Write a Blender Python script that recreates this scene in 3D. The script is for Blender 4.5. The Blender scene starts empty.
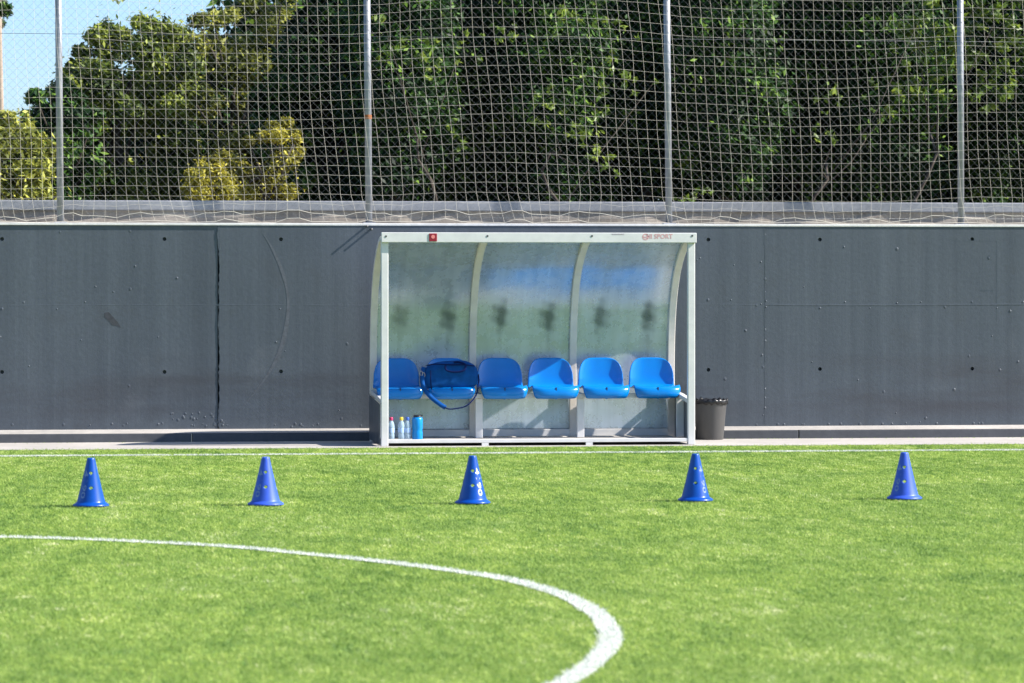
import bpy, bmesh, math, random
import numpy as np
from mathutils import Vector, Matrix
random.seed(7); RNG = np.random.default_rng(11)
R = math.radians
scn = bpy.context.scene
COL = scn.collection

# ------------------------------------------------------------------ camera model (level camera with lens shift)
FPX, W, Hh, HOR, HC = 3800.0, 1024, 683, 280.0, 1.55
TH = R(7.67); CT, ST = math.cos(TH), math.sin(TH)
def on_plane(px, py, Y):
    """world point of a picture point on the vertical plane Y = const"""
    u = (px-512)/FPX
    dx, dy = ST+u*CT, CT-u*ST
    s = Y/dy
    return Vector((s*dx, Y, HC-(py-HOR)/FPX*s))
def on_ground(px, py, z=0.0):
    u = (px-512)/FPX
    d = FPX*(HC-z)/(py-HOR)
    return Vector((d*(ST+u*CT), d*(CT-u*ST), z))

# ------------------------------------------------------------------ materials
def mat(name):
    m = bpy.data.materials.new(name); m.use_nodes = True
    nt = m.node_tree; b = nt.nodes['Principled BSDF']
    return m, nt, b
def nd(nt, t, **kw):
    n = nt.nodes.new(t)
    for k, v in kw.items():
        if k in ('inputs',):
            for a, c in v.items(): n.inputs[a].default_value = c
        else: setattr(n, k, v)
    return n
def noise(nt, scale, detail=4, rough=.55, sc=None, coord='Object'):
    tc = nd(nt, 'ShaderNodeTexCoord'); mp = nd(nt, 'ShaderNodeMapping')
    if sc: mp.inputs['Scale'].default_value = sc
    nt.links.new(tc.outputs[coord], mp.inputs['Vector'])
    n = nd(nt, 'ShaderNodeTexNoise'); n.inputs['Scale'].default_value = scale
    n.inputs['Detail'].default_value = detail; n.inputs['Roughness'].default_value = rough
    nt.links.new(mp.outputs[0], n.inputs['Vector'])
    return n
def ramp(nt, src, stops):
    r = nd(nt, 'ShaderNodeValToRGB'); cr = r.color_ramp
    while len(cr.elements) < len(stops): cr.elements.new(.5)
    for e, (p, c) in zip(cr.elements, stops):
        e.position = p; e.color = (*c, 1) if len(c) == 3 else c
    nt.links.new(src, r.inputs[0]); return r
def mixc(nt, fac, a, b, mode='MIX'):
    m = nd(nt, 'ShaderNodeMix', data_type='RGBA', blend_type=mode)
    for sock, v in ((0, fac), (6, a), (7, b)):
        if hasattr(v, 'is_output'): nt.links.new(v, m.inputs[sock])
        elif isinstance(v, (int, float)): m.inputs[sock].default_value = v
        else: m.inputs[sock].default_value = (*v, 1)
    return m.outputs[2]
def bump(nt, b, h, strength=.3, dist=.01):
    bp = nd(nt, 'ShaderNodeBump'); bp.inputs['Strength'].default_value = strength
    bp.inputs['Distance'].default_value = dist
    nt.links.new(h, bp.inputs['Height']); nt.links.new(bp.outputs[0], b.inputs['Normal']); return bp

def simple(name, col, rough=.5, var=.12, scale=6, metal=0, spec=None, sc=None, bmp=0, bsc=60):
    m, nt, b = mat(name)
    n = noise(nt, scale, 5, .6, sc)
    lo = tuple(c*(1-var) for c in col); hi = tuple(min(1, c*(1+var)) for c in col)
    r = ramp(nt, n.outputs[0], [(.3, lo), (.7, hi)])
    nt.links.new(r.outputs[0], b.inputs['Base Color'])
    b.inputs['Roughness'].default_value = rough; b.inputs['Metallic'].default_value = metal
    if spec is not None: b.inputs['Specular IOR Level'].default_value = spec
    if bmp:
        n2 = noise(nt, bsc, 3, .6); bump(nt, b, n2.outputs[0], bmp, .003)
    return m

M = {}
M['white_paint'] = simple('white_paint', (.63, .62, .60), .38, .07, 9, bmp=.1, bsc=30)
M['cream_paint'] = simple('aged_white_paint', (.68, .62, .56), .4, .09, 7)
M['bolt'] = simple('bolt_steel', (.12, .12, .12), .4, .2, 40, metal=.6)
M['galv'] = simple('galvanised_steel', (.27, .28, .30), .5, .25, 25, metal=.3, sc=(1, 1, .25))
M['cord'] = simple('net_cord', (.49, .46, .38), .8, .12, 8)
M['wire'] = simple('fence_wire', (.14, .15, .15), .5, .15, 10, metal=.3)
M['rust'] = simple('rust', (.28, .10, .03), .8, .3, 60)
M['red'] = simple('badge_red', (.27, .006, .018), .4, .15, 50)
M['pink'] = simple('badge_pink', (.75, .22, .2), .4, .1, 50)
M['print_red'] = simple('print_red', (.62, .33, .33), .5, .1, 50)
M['print_grey'] = simple('print_grey', (.42, .36, .38), .5, .1, 50)
M['seat'] = simple('seat_plastic', (.0, .175, .54), .22, .06, 5)
M['slot'] = simple('slot_dark', (.01, .03, .10), .6, .1, 5)
M['bag'] = simple('bag_cloth', (.003, .065, .25), .9, .25, 12, spec=.15, bmp=.8, bsc=38)
M['bag_dark'] = simple('bag_strap_cloth', (.004, .012, .07), .9, .2, 30, spec=.1, bmp=.3, bsc=90)
M['buckle'] = simple('buckle_metal', (.45, .42, .4), .35, .1, 30, metal=.8)
M['cap_black'] = simple('cap_black', (.015, .015, .02), .45, .1, 10)
M['cap_yellow'] = simple('cap_yellow', (.8, .55, .04), .4, .05, 10)
M['cap_red'] = simple('cap_magenta', (.5, .03, .12), .4, .05, 10)
M['cap_blue'] = simple('cap_blue', (.03, .10, .45), .4, .05, 10)
M['bottle_blue'] = simple('bottle_blue', (.0, .22, .60), .3, .05, 10)
M['label_blue'] = simple('bottle_label', (.35, .5, .75), .5, .3, 60)
M['bin'] = simple('bin_plastic', (.072, .071, .069), .55, .15, 9, sc=(1, 1, .3), bmp=.15)
M['liner'] = simple('liner_plastic', (.012, .012, .013), .3, .2, 20, bmp=.6, bsc=40)
M['side_panel'] = simple('smoked_panel', (.085, .095, .105), .5, .2, 6)
M['cone'] = simple('cone_plastic', (.0, .058, .34), .30, .10, 14)
M['cone_pale'] = simple('cone_plastic_faded', (.03, .085, .50), .42, .12, 14)
M['cone_print'] = simple('cone_print', (.60, .66, .80), .5, .1, 60)
M['cone_print_faded'] = simple('cone_print_worn', (.16, .22, .45), .5, .3, 90)
M['line_base'] = simple('line_paint', (.55, .57, .50), .8, .1, 30)
M['bark'] = simple('bark', (.05, .04, .028), .9, .35, 12, sc=(1, 1, .3), bmp=.6, bsc=20)
M['bark_pale'] = simple('bark_pale', (.36, .29, .22), .9, .2, 12, sc=(1, 1, .3), bmp=.4, bsc=20)
M['clear'], nt, b = mat('clear_plastic')
b.inputs['Base Color'].default_value = (.55, .72, .85, 1); b.inputs['Roughness'].default_value = .12
b.inputs['Alpha'].default_value = .45; b.inputs['IOR'].default_value = 1.4

# concrete pavement
def concrete(name, col, stain=.25, bmp=.25, seam=None):
    m, nt, b = mat(name)
    n1 = noise(nt, .9, 6, .6); n2 = noise(nt, 14, 5, .65)
    r1 = ramp(nt, n1.outputs[0], [(.3, tuple(c*(1-stain) for c in col)), (.65, tuple(c*(1+stain*.35) for c in col))])
    r2 = ramp(nt, n2.outputs[0], [(.3, (.82, .82, .82)), (.7, (1.06, 1.05, 1.03))])
    nt.links.new(mixc(nt, 1, r1.outputs[0], r2.outputs[0], 'MULTIPLY'), b.inputs['Base Color'])
    b.inputs['Roughness'].default_value = .85
    n3 = noise(nt, 45, 4, .7); bump(nt, b, n3.outputs[0], bmp, .004)
    return m
M['pave'] = concrete('pavement_concrete', (.42, .395, .36), .18)
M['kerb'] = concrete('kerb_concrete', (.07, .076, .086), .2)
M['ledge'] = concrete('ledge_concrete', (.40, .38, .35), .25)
M['cope'] = concrete('coping_concrete', (.70, .69, .66), .12)
M['lowcap'] = concrete('low_wall_cap', (.30, .31, .33), .25)
M['lowbody'] = concrete('low_wall_rubble', (.36, .32, .27), .5, .8)
M['earth'] = concrete('earth', (.16, .12, .08), .4, .6)

# painted boundary wall
def wall_mat():
    m, nt, b = mat('grey_blue_wall_paint')
    big = noise(nt, .55, 5, .6)
    vert = noise(nt, 1, 5, .65, (5.5, 1, .12))      # faint vertical form-board streaks
    fine = noise(nt, 26, 5, .7)
    low = noise(nt, 1.0, 5, .6, (.35, 1, 2.2))
    c = ramp(nt, big.outputs[0], [(.25, (.055, .066, .079)), (.75, (.078, .091, .106))]).outputs[0]
    c = mixc(nt, 1, c, ramp(nt, vert.outputs[0], [(.3, (.80, .81, .83)), (.7, (1.16, 1.16, 1.15))]).outputs[0], 'MULTIPLY')
    c = mixc(nt, 1, c, ramp(nt, fine.outputs[0], [(.3, (.90, .90, .90)), (.7, (1.08, 1.08, 1.08))]).outputs[0], 'MULTIPLY')
    bl = noise(nt, 2.2, 6, .62)
    c = mixc(nt, ramp(nt, bl.outputs[0], [(.56, (0, 0, 0)), (.74, (.55, .55, .55))]).outputs[0], c, (.050, .055, .060))
    sm = noise(nt, 1.3, 6, .7, (1, 1, .6))
    c = mixc(nt, ramp(nt, sm.outputs[0], [(.58, (0, 0, 0)), (.80, (.45, .45, .45))]).outputs[0], c, (.13, .138, .145))
    # darker mottled band low on the wall
    tc = nd(nt, 'ShaderNodeTexCoord'); sep = nd(nt, 'ShaderNodeSeparateXYZ')
    nt.links.new(tc.outputs['Object'], sep.inputs[0])
    band = ramp(nt, sep.outputs[2], [(.15, (0, 0, 0)), (.35, (1, 1, 1)), (.62, (1, 1, 1)), (.85, (0, 0, 0))])
    lr = ramp(nt, low.outputs[0], [(.45, (0, 0, 0)), (.68, (1, 1, 1))])
    f = mixc(nt, 1, band.outputs[0], lr.outputs[0], 'MULTIPLY')
    c = mixc(nt, f, c, (.045, .045, .052))
    nt.links.new(c, b.inputs['Base Color']); b.inputs['Roughness'].default_value = .45
    mx = nd(nt, 'ShaderNodeMath', operation='ADD')
    nt.links.new(fine.outputs[0], mx.inputs[0])
    v2 = nd(nt, 'ShaderNodeMath', operation='MULTIPLY'); v2.inputs[1].default_value = 1.2
    nt.links.new(vert.outputs[0], v2.inputs[0]); nt.links.new(v2.outputs[0], mx.inputs[1])
    bump(nt, b, mx.outputs[0], .22, .008)
    return m
M['wall'] = wall_mat()
M['joint_shade'] = simple('joint_shade_paint', (.02, .02, .022), .9, .1, 10)
M['light_arc'] = simple('light_arc_paint', (.078, .089, .102), .75, .25, 30)
M['stain'] = simple('dark_stain', (.037, .042, .048), .8, .25, 30)

# turf
def turf_base():
    m, nt, b = mat('turf_backing')
    n1 = noise(nt, .8, 6, .6); n2 = noise(nt, 60, 5, .7); n3 = noise(nt, 5, 5, .6)
    c = ramp(nt, n1.outputs[0], [(.3, (.15, .24, .04)), (.7, (.21, .31, .06))]).outputs[0]
    c = mixc(nt, 1, c, ramp(nt, n2.outputs[0], [(.25, (.45, .5, .45)), (.75, (1.35, 1.3, 1.2))]).outputs[0], 'MULTIPLY')
    c = mixc(nt, 1, c, ramp(nt, n3.outputs[0], [(.3, (.85, .88, .85)), (.7, (1.12, 1.1, 1.1))]).outputs[0], 'MULTIPLY')
    nt.links.new(c, b.inputs['Base Color']); b.inputs['Roughness'].default_value = .8
    b.inputs['Specular IOR Level'].default_value = .2
    bump(nt, b, n2.outputs[0], .8, .02)
    return m
M['turf_base'] = turf_base()
def leafy(name, stops, transl=.3, rough=.5, spec=.3, patch=None):
    m, nt, b = mat(name)
    a = nd(nt, 'ShaderNodeAttribute', attribute_name='tint')
    c = ramp(nt, a.outputs['Fac'], stops).outputs[0]
    if patch:
        n = noise(nt, patch, 5, .6)
        c = mixc(nt, 1, c, ramp(nt, n.outputs[0], [(.32, (.74, .80, .78)), (.68, (1.18, 1.12, 1.0))]).outputs[0], 'MULTIPLY')
    nt.links.new(c, b.inputs['Base Color']); b.inputs['Roughness'].default_value = rough
    b.inputs['Specular IOR Level'].default_value = spec
    if transl:
        t = nd(nt, 'ShaderNodeBsdfTranslucent'); nt.links.new(c, t.inputs[0])
        mx = nd(nt, 'ShaderNodeMixShader'); mx.inputs[0].default_value = transl
        nt.links.new(b.outputs[0], mx.inputs[1]); nt.links.new(t.outputs[0], mx.inputs[2])
        nt.links.new(mx.outputs[0], nt.nodes['Material Output'].inputs[0])
    return m
M['blade'] = leafy('turf_fibre', [(0, (.085, .19, .045)), (.42, (.275, .405, .085)), (.8, (.45, .55, .15)), (1, (.74, .75, .46))], .35, .5, .2, .9)
M['blade_white'] = leafy('white_turf_fibre', [(0, (.48, .52, .42)), (1, (.74, .76, .71))], .25, .6, .2)
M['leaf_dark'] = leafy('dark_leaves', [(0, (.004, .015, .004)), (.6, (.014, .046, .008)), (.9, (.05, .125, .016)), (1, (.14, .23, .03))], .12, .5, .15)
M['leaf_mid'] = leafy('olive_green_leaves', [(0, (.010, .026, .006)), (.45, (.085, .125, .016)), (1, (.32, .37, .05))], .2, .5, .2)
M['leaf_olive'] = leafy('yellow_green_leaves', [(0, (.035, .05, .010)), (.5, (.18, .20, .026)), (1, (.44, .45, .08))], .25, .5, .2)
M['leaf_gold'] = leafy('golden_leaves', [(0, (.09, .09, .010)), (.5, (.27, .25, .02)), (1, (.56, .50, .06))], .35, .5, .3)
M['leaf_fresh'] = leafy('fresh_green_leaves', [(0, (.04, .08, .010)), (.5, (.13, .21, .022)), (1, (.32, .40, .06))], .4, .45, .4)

# dugout back panel: milky greenish sheet with a satin gloss, greasy smudges where heads rest
def panel_mat():
    m, nt, b = mat('satin_back_sheet')
    v = noise(nt, 1, 5, .65, (16, 1, .5)); n = noise(nt, 9, 6, .65); n2 = noise(nt, 2, 4, .6)
    c = ramp(nt, n2.outputs[0], [(.3, (.47, .54, .61)), (.7, (.54, .60, .66))]).outputs[0]
    c = mixc(nt, 1, c, ramp(nt, v.outputs[0], [(.3, (.88, .88, .88)), (.7, (1.1, 1.1, 1.1))]).outputs[0], 'MULTIPLY')
    c = mixc(nt, 1, c, ramp(nt, n.outputs[0], [(.3, (.90, .91, .92)), (.7, (1.06, 1.06, 1.05))]).outputs[0], 'MULTIPLY')
    a = nd(nt, 'ShaderNodeAttribute', attribute_name='grime')
    c = mixc(nt, a.outputs['Fac'], c, (.07, .095, .10))
    nt.links.new(c, b.inputs['Base Color'])
    b.inputs['Metallic'].default_value = .45
    rr = ramp(nt, n.outputs[0], [(.3, (.22, .22, .22)), (.7, (.34, .34, .34))])
    nt.links.new(rr.outputs[0], b.inputs['Roughness'])
    
    return m
M['panel'] = panel_mat()

# ------------------------------------------------------------------ builders
class MB:
    def __init__(s): s.v = []; s.f = []; s.sm = []
    def add(s, vs, fs, smooth=False):
        o = len(s.v); s.v += [tuple(v) for v in vs]
        for f in fs: s.f.append(tuple(i+o for i in f)); s.sm.append(smooth)
        return s
    def box(s, a, b):
        x0, y0, z0 = a; x1, y1, z1 = b
        vs = [(x0,y0,z0),(x1,y0,z0),(x1,y1,z0),(x0,y1,z0),(x0,y0,z1),(x1,y0,z1),(x1,y1,z1),(x0,y1,z1)]
        return s.add(vs, [(0,3,2,1),(4,5,6,7),(0,1,5,4),(1,2,6,5),(2,3,7,6),(3,0,4,7)])
    def tube(s, pts, rad, n=8, cap=True, smooth=True):
        pts = [Vector(p) for p in pts]; rads = rad if isinstance(rad, (list, tuple)) else [rad]*len(pts)
        vs = []; fs = []; prev = None
        for i, p in enumerate(pts):
            t = (pts[min(i+1, len(pts)-1)]-pts[max(i-1, 0)]).normalized()
            if prev is None:
                a = t.cross(Vector((0, 0, 1)))
                if a.length < .2: a = t.cross(Vector((0, 1, 0)))
            else: a = prev-t*prev.dot(t)
            a.normalize(); prev = a; c = t.cross(a)
            for k in range(n):
                q = 2*math.pi*k/n+math.pi/4*(n == 4)
                vs.append(p+(a*math.cos(q)+c*math.sin(q))*rads[i])
        for i in range(len(pts)-1):
            for k in range(n):
                fs.append((i*n+k, i*n+(k+1) % n, (i+1)*n+(k+1) % n, (i+1)*n+k))
        if cap: fs += [tuple(reversed(range(n))), tuple(range((len(pts)-1)*n, len(pts)*n))]
        return s.add(vs, fs, smooth)
    def lathe(s, prof, n=32, c=(0, 0, 0), ang=None):
        """prof: (radius, z) list"""
        vs = []; fs = []
        for r, z in prof:
            for k in range(n):
                q = 2*math.pi*k/n; vs.append((c[0]+r*math.cos(q), c[1]+r*math.sin(q), c[2]+z))
        for i in range(len(prof)-1):
            for k in range(n):
                fs.append((i*n+k, i*n+(k+1) % n, (i+1)*n+(k+1) % n, (i+1)*n+k))
        return s.add(vs, fs, True)
    def sweep(s, pts, x0, x1, th):
        """rectangular bar: profile points (Y,Z) swept between x0 and x1 with thickness th across the path"""
        P = [Vector((0, p[0], p[1])) for p in pts]; vs = []
        for i, p in enumerate(P):
            t = (P[min(i+1, len(P)-1)]-P[max(i-1, 0)]).normalized(); nrm = Vector((0, -t.z, t.y))
            for x, q in ((x0, .5), (x1, .5), (x1, -.5), (x0, -.5)):
                w = p+nrm*th*q; vs.append((x, w.y, w.z))
        fs = []
        for i in range(len(P)-1):
            for k in range(4): fs.append((i*4+k, i*4+(k+1) % 4, (i+1)*4+(k+1) % 4, (i+1)*4+k))
        fs += [(3, 2, 1, 0), tuple(range((len(P)-1)*4, len(P)*4))]
        return s.add(vs, fs)
    def build(s, name, m, parent=None, bevel=0, seg=2, solid=0, sub=0, org=None):
        me = bpy.data.meshes.new(name)
        o = Vector(org) if org is not None else (root_loc(parent) if parent is not None else Vector((0, 0, 0)))
        me.from_pydata([(v[0]-o.x, v[1]-o.y, v[2]-o.z) for v in s.v], [], s.f)
        me.polygons.foreach_set('use_smooth', s.sm)
        bm = bmesh.new(); bm.from_mesh(me); bmesh.ops.recalc_face_normals(bm, faces=bm.faces); bm.to_mesh(me); bm.free()
        ob = bpy.data.objects.new(name, me); COL.objects.link(ob)
        for mm in (m if isinstance(m, (list, tuple)) else [m]): me.materials.append(mm)
        if parent is not None: ob.parent = parent
        elif org is not None: ob.location = o
        if solid:
            md = ob.modifiers.new('thick', 'SOLIDIFY'); md.thickness = solid; md.offset = 0
        if bevel:
            md = ob.modifiers.new('bevel', 'BEVEL'); md.width = bevel; md.segments = seg; md.limit_method = 'ANGLE'; md.angle_limit = R(40)
        if sub:
            md = ob.modifiers.new('sub', 'SUBSURF'); md.levels = sub; md.render_levels = sub
        return ob
def root_loc(o):
    p = Vector((0, 0, 0))
    while o is not None: p += o.location; o = o.parent
    return p
def tag(o, label=None, cat=None, group=None, kind=None):
    if label: o['label'] = label
    if cat: o['category'] = cat
    if group: o['group'] = group
    if kind: o['kind'] = kind
    return o
def thing(name, loc, label, cat, group=None):
    o = bpy.data.objects.new(name, None); o.empty_display_size = .2; o.location = loc; COL.objects.link(o)
    return tag(o, label, cat, group)
def np_mesh(name, V, F, m, tint=None, smooth=False):
    """V (n,3), F (m,k) numpy arrays"""
    me = bpy.data.meshes.new(name); k = F.shape[1]
    me.vertices.add(len(V)); me.vertices.foreach_set('co', V.astype(np.float32).ravel())
    me.loops.add(F.size); me.loops.foreach_set('vertex_index', F.astype(np.int32).ravel())
    me.polygons.add(len(F)); me.polygons.foreach_set('loop_start', (np.arange(len(F))*k).astype(np.int32))
    me.polygons.foreach_set('loop_total', np.full(len(F), k, np.int32))
    me.update(calc_edges=True)
    if tint is not None:
        at = me.attributes.new('tint', 'FLOAT', 'FACE'); at.data.foreach_set('value', tint.astype(np.float32))
    me.materials.append(m); return me

def text_mesh(s, size, bold=0.0):
    cu = bpy.data.curves.new('t', 'FONT'); cu.body = s; cu.size = size; cu.offset = bold
    cu.align_x = 'CENTER'; cu.align_y = 'CENTER'; cu.resolution_u = 3
    ob = bpy.data.objects.new('t', cu); COL.objects.link(ob)
    dg = bpy.context.evaluated_depsgraph_get(); me = bpy.data.meshes.new_from_object(ob.evaluated_get(dg))
    vs = [v.co.copy() for v in me.vertices]; fs = [tuple(p.vertices) for p in me.polygons]
    bpy.data.objects.remove(ob); bpy.data.curves.remove(cu); bpy.data.meshes.remove(me)
    return vs, fs

# ------------------------------------------------------------------ key distances (metres)
Y_TURF, Y_DUG, Y_KERB, Y_WALL = 34.86, 35.13, 36.33, 36.62
Z_LEDGE, Z_WALL = .093, 2.087

# ------------------------------------------------------------------ setting: ground
g = MB().add([(-300,-200,-.012),(300,-200,-.012),(300,Y_WALL+.1,-.012),(-300,Y_WALL+.1,-.012)], [(0,1,2,3)]).build('ground', M['earth']); tag(g, kind='structure')
g = MB().add([(-45,-25,0),(60,-25,0),(60,Y_TURF,0),(-45,Y_TURF,0)], [(0,1,2,3)]).build('turf_pitch', M['turf_base']); tag(g, kind='structure')
g = MB().box((-45,Y_TURF+.002,-.01),(60,Y_KERB+.02,.006)).build('pavement', M['pave']); tag(g, kind='structure')

n_ = 2600; cx_ = RNG.uniform(-9, 20, n_); cy_ = Y_TURF+.004+RNG.exponential(.06, n_); cy_ = np.where(RNG.random(n_) < .3, Y_KERB-RNG.exponential(.04, n_)-.006, cy_); cs_ = RNG.uniform(.002, .006, n_)
V = np.stack([np.stack([cx_+a*cs_, cy_+b_*cs_, .0062+h_*cs_], 1) for a, b_, h_ in ((-1, -.6, 0), (1, -.7, 0), (.1, 1, 0), (0, 0, 1.1))], 1).reshape(-1, 3)
F = (np.arange(n_)[:, None, None]*4+np.array([[0, 1, 3], [1, 2, 3], [2, 0, 3]])[None]).reshape(-1, 3)
ob = bpy.data.objects.new('turf_crumbs', np_mesh('turf_crumbs', V, F, M['turf_base'])); COL.objects.link(ob)
tag(ob, 'loose turf crumbs scattered on the pavement edges', 'crumbs', kind='stuff')
# -- the painted curve, traced as real ground points
trace = [(-60,537.2),(0,537.5),(100,540.5),(200,545.5),(250,549),(300,554),(350,559),(400,564.5),(450,571),(500,578.5),(530.3,585.5),(565.5,596.4),(586.6,607.8),(600.6,617.5),(609.3,631.5),(610.6,641),(605.9,650.9),(593.6,663.2),(579.5,673.7),(565.5,682.5)]
cp = [on_ground(*p) for p in trace]
t_dir = (cp[-1]-cp[-3]).normalized(); p = cp[-1].copy()
for k in range(26):
    c_, s_ = math.cos(R(-4.2)), math.sin(R(-4.2)); t_dir = Vector((t_dir.x*c_-t_dir.y*s_, t_dir.x*s_+t_dir.y*c_, 0)); p = p+t_dir*.36; cp.append(p.copy())
t_dir = (cp[0]-cp[2]).normalized(); p = cp[0].copy(); pre = []
for k in range(14):
    c_, s_ = math.cos(R(3)), math.sin(R(3)); t_dir = Vector((t_dir.x*c_-t_dir.y*s_, t_dir.x*s_+t_dir.y*c_, 0)); p = p+t_dir*.36; pre.append(p.copy())
cp = pre[::-1]+cp
def catmull(P, n=10):
    out = []
    for i in range(len(P)-1):
        a, b, c, d = P[max(i-1, 0)], P[i], P[i+1], P[min(i+2, len(P)-1)]
        for k in range(n):
            t = k/n
            out.append(.5*((2*b)+(c-a)*t+(2*a-5*b+4*c-d)*t*t+(3*b-a-3*c+d)*t**3))
    out.append(P[-1]); return out
cc = catmull(cp, 8)
for _ in range(6):   # ease out tracing wobble
    cc = [cc[0]]+[(cc[i-1]+cc[i]*2+cc[i+1])/4 for i in range(1, len(cc)-1)]+[cc[-1]]
LW = .098
def ribbon(pts, w, z):
    m = MB(); vs = []
    for i, q in enumerate(pts):
        t = (pts[min(i+1, len(pts)-1)]-pts[max(i-1, 0)]).normalized(); n = Vector((-t.y, t.x, 0))
        vs += [q+n*w/2+Vector((0, 0, z)), q-n*w/2+Vector((0, 0, z))]
    return m.add(vs, [(2*i, 2*i+1, 2*i+3, 2*i+2) for i in range(len(pts)-1)])
g = ribbon(cc, LW, .004).build('circle_line', M['line_base']); tag(g, kind='structure')
Y_TL = 33.60
g = MB().add([(-44,Y_TL-.045,.004),(59,Y_TL-.045,.004),(59,Y_TL+.045,.004),(-44,Y_TL+.045,.004)], [(0,1,2,3)]).build('touchline', M['line_base']); tag(g, kind='structure')

# -- turf fibres: over the part of the pitch near the view
def blades(xy, h0, h1, w):
    n = len(xy); a = RNG.uniform(0, 2*np.pi, n); h = RNG.uniform(h0, h1, n)
    dx, dy = np.cos(a)*w/2, np.sin(a)*w/2
    lean = RNG.normal(0, .55, (n, 2))*h[:, None]; lean[:, 0] += -.1*h
    V = np.zeros((n, 3, 3))
    V[:, 0, 0] = xy[:, 0]-dx; V[:, 0, 1] = xy[:, 1]-dy; V[:, 1, 0] = xy[:, 0]+dx; V[:, 1, 1] = xy[:, 1]+dy
    V[:, 2, 0] = xy[:, 0]+lean[:, 0]; V[:, 2, 1] = xy[:, 1]+lean[:, 1]; V[:, 2, 2] = h
    V[:, :2, 2] = .001
    return V.reshape(-1, 3), np.arange(3*n).reshape(-1, 3)
N = 1500000
d = np.sqrt(RNG.uniform(13.6**2, 36.3**2, N)); u = RNG.uniform(-1, 1, N)
lat = u*(d*.135+.5)
X = d*ST+lat*CT; Y = d*CT-lat*ST
# density as area^-1: keep sampling uniform over ground
keep = RNG.uniform(0, 1, N) < (d*.135+.5)/(36.3*.135+.5)*36.3/d*.42
ok = keep & (Y < Y_TURF-.01); xy = np.stack([X, Y], 1)[ok]
ccn = np.array([(q.x, q.y) for q in cc])
def dist_line(xy):
    dm = np.full(len(xy), 9.)
    for i in range(0, len(ccn)-1):
        a, b = ccn[i], ccn[i+1]; ab = b-a; L = ab@ab
        sel = (np.abs(xy[:, 0]-a[0]) < .4) & (np.abs(xy[:, 1]-a[1]) < .4)
        if not sel.any(): continue
        t = np.clip(((xy[sel]-a)@ab)/L, 0, 1); q = a+t[:, None]*ab
        dm[sel] = np.minimum(dm[sel], np.hypot(*(xy[sel]-q).T))
    return dm
dl = dist_line(xy); on_c = dl < LW/2+RNG.normal(0, .006, len(xy)); on_t = np.abs(xy[:, 1]-Y_TL) < .04
white = on_c | on_t
V, F = blades(xy[~white], .010, .0155, .0055)
xg = xy[~white]
patch = .5*np.sin(xg[:, 0]*1.7+np.sin(xg[:, 1]*.9)*2)*np.sin(xg[:, 1]*2.3+1)+.35*np.sin(xg[:, 0]*5.1+xg[:, 1]*3.3)*np.sin(xg[:, 1]*7.7-xg[:, 0]*1.9)
def vnoise(p, cx, cy, seed):
    g_ = np.random.default_rng(seed).uniform(-1, 1, (256, 256)); a = p[:, 0]/cx+100; b_ = p[:, 1]/cy+100
    i, j = np.floor(a).astype(int), np.floor(b_).astype(int); f, h = a-i, b_-j; f = f*f*(3-2*f); h = h*h*(3-2*h)
    g = lambda p_, q_: g_[p_ % 256, q_ % 256]
    return (g(i, j)*(1-f)+g(i+1, j)*f)*(1-h)+(g(i, j+1)*(1-f)+g(i+1, j+1)*f)*h
patch = vnoise(xg, .08, .30, 1)*.20+vnoise(xg, .25, .8, 2)*.12+vnoise(xg, .9, 2.2, 3)*.09+vnoise(xg, .035, .12, 4)*.20
worn = np.clip(vnoise(xg, .06, .22, 5)-.88, 0, 1)*1.6
for px_, py_, rr_ in ((52,545,.05),(22,598,.05),(60,610,.03),(184,590,.03),(270,582,.035),(545,592,.03),(610,583,.04),(700,560,.025),(780,612,.04),(860,575,.025),(352,674,.04),(950,650,.035),(620,512,.03),(655,484,.02),(120,575,.03),(440,620,.03),(900,600,.03),(990,560,.03)):
    g0 = on_ground(px_, py_); worn += .55*np.exp(-((xg[:, 0]-g0.x)**2/rr_**2+(xg[:, 1]-g0.y)**2/(rr_*1.6)**2))
tint = np.clip(RNG.normal(.46, .15, len(F))+patch+worn, 0, 1)
ob = bpy.data.objects.new('turf_fibres', np_mesh('turf_fibres', V, F, M['blade'], tint)); COL.objects.link(ob)
tag(ob, 'short bright green artificial turf pile covering the pitch', 'artificial grass', kind='stuff')
for sel, nm, lb in ((on_c, 'circle_line_fibres', 'white turf pile of the curved pitch marking'), (on_t & ~on_c, 'touchline_fibres', 'white turf pile of the thin straight touchline by the pavement')):
    src = xy[sel]; src = np.concatenate([src]+[src+RNG.normal(0, .006, src.shape) for _ in range(1 if nm[0] == 'c' else 4)])
    V, F = blades(src, .0145, .020, .006)
    ob = bpy.data.objects.new(nm, np_mesh(nm, V, F, M['blade_white'], RNG.uniform(0, 1, len(F)))); COL.objects.link(ob)
    tag(ob, lb, 'pitch line', kind='stuff')

# ------------------------------------------------------------------ kerb and boundary wall
k = thing('kerb', (0, Y_KERB, 0), 'low grey concrete kerb with pale sunlit top running along the foot of the wall', 'kerb')
mb = MB(); joints = [-40]+[on_plane(x, 438, Y_KERB).x for x in (190, 275, 793-1.5)]+[50]
xs = [-40]; xx = on_plane(192, 438, Y_KERB).x-3*2.95
while xx < 50: xs.append(xx); xx += 2.95
for a, b_ in zip(xs[:-1], xs[1:]): mb.box((a+.004, Y_KERB, 0.0), (b_-.004, Y_KERB+.12, Z_LEDGE-.006))
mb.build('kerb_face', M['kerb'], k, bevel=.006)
mb = MB().add([(-40, Y_KERB+.006, Z_LEDGE-.004), (50, Y_KERB+.006, Z_LEDGE-.004), (50, Y_WALL+.03, Z_LEDGE+.026), (-40, Y_WALL+.03, Z_LEDGE+.026)], [(0, 1, 2, 3)]); mb.build('ledge_top', M['ledge'], k)

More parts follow.
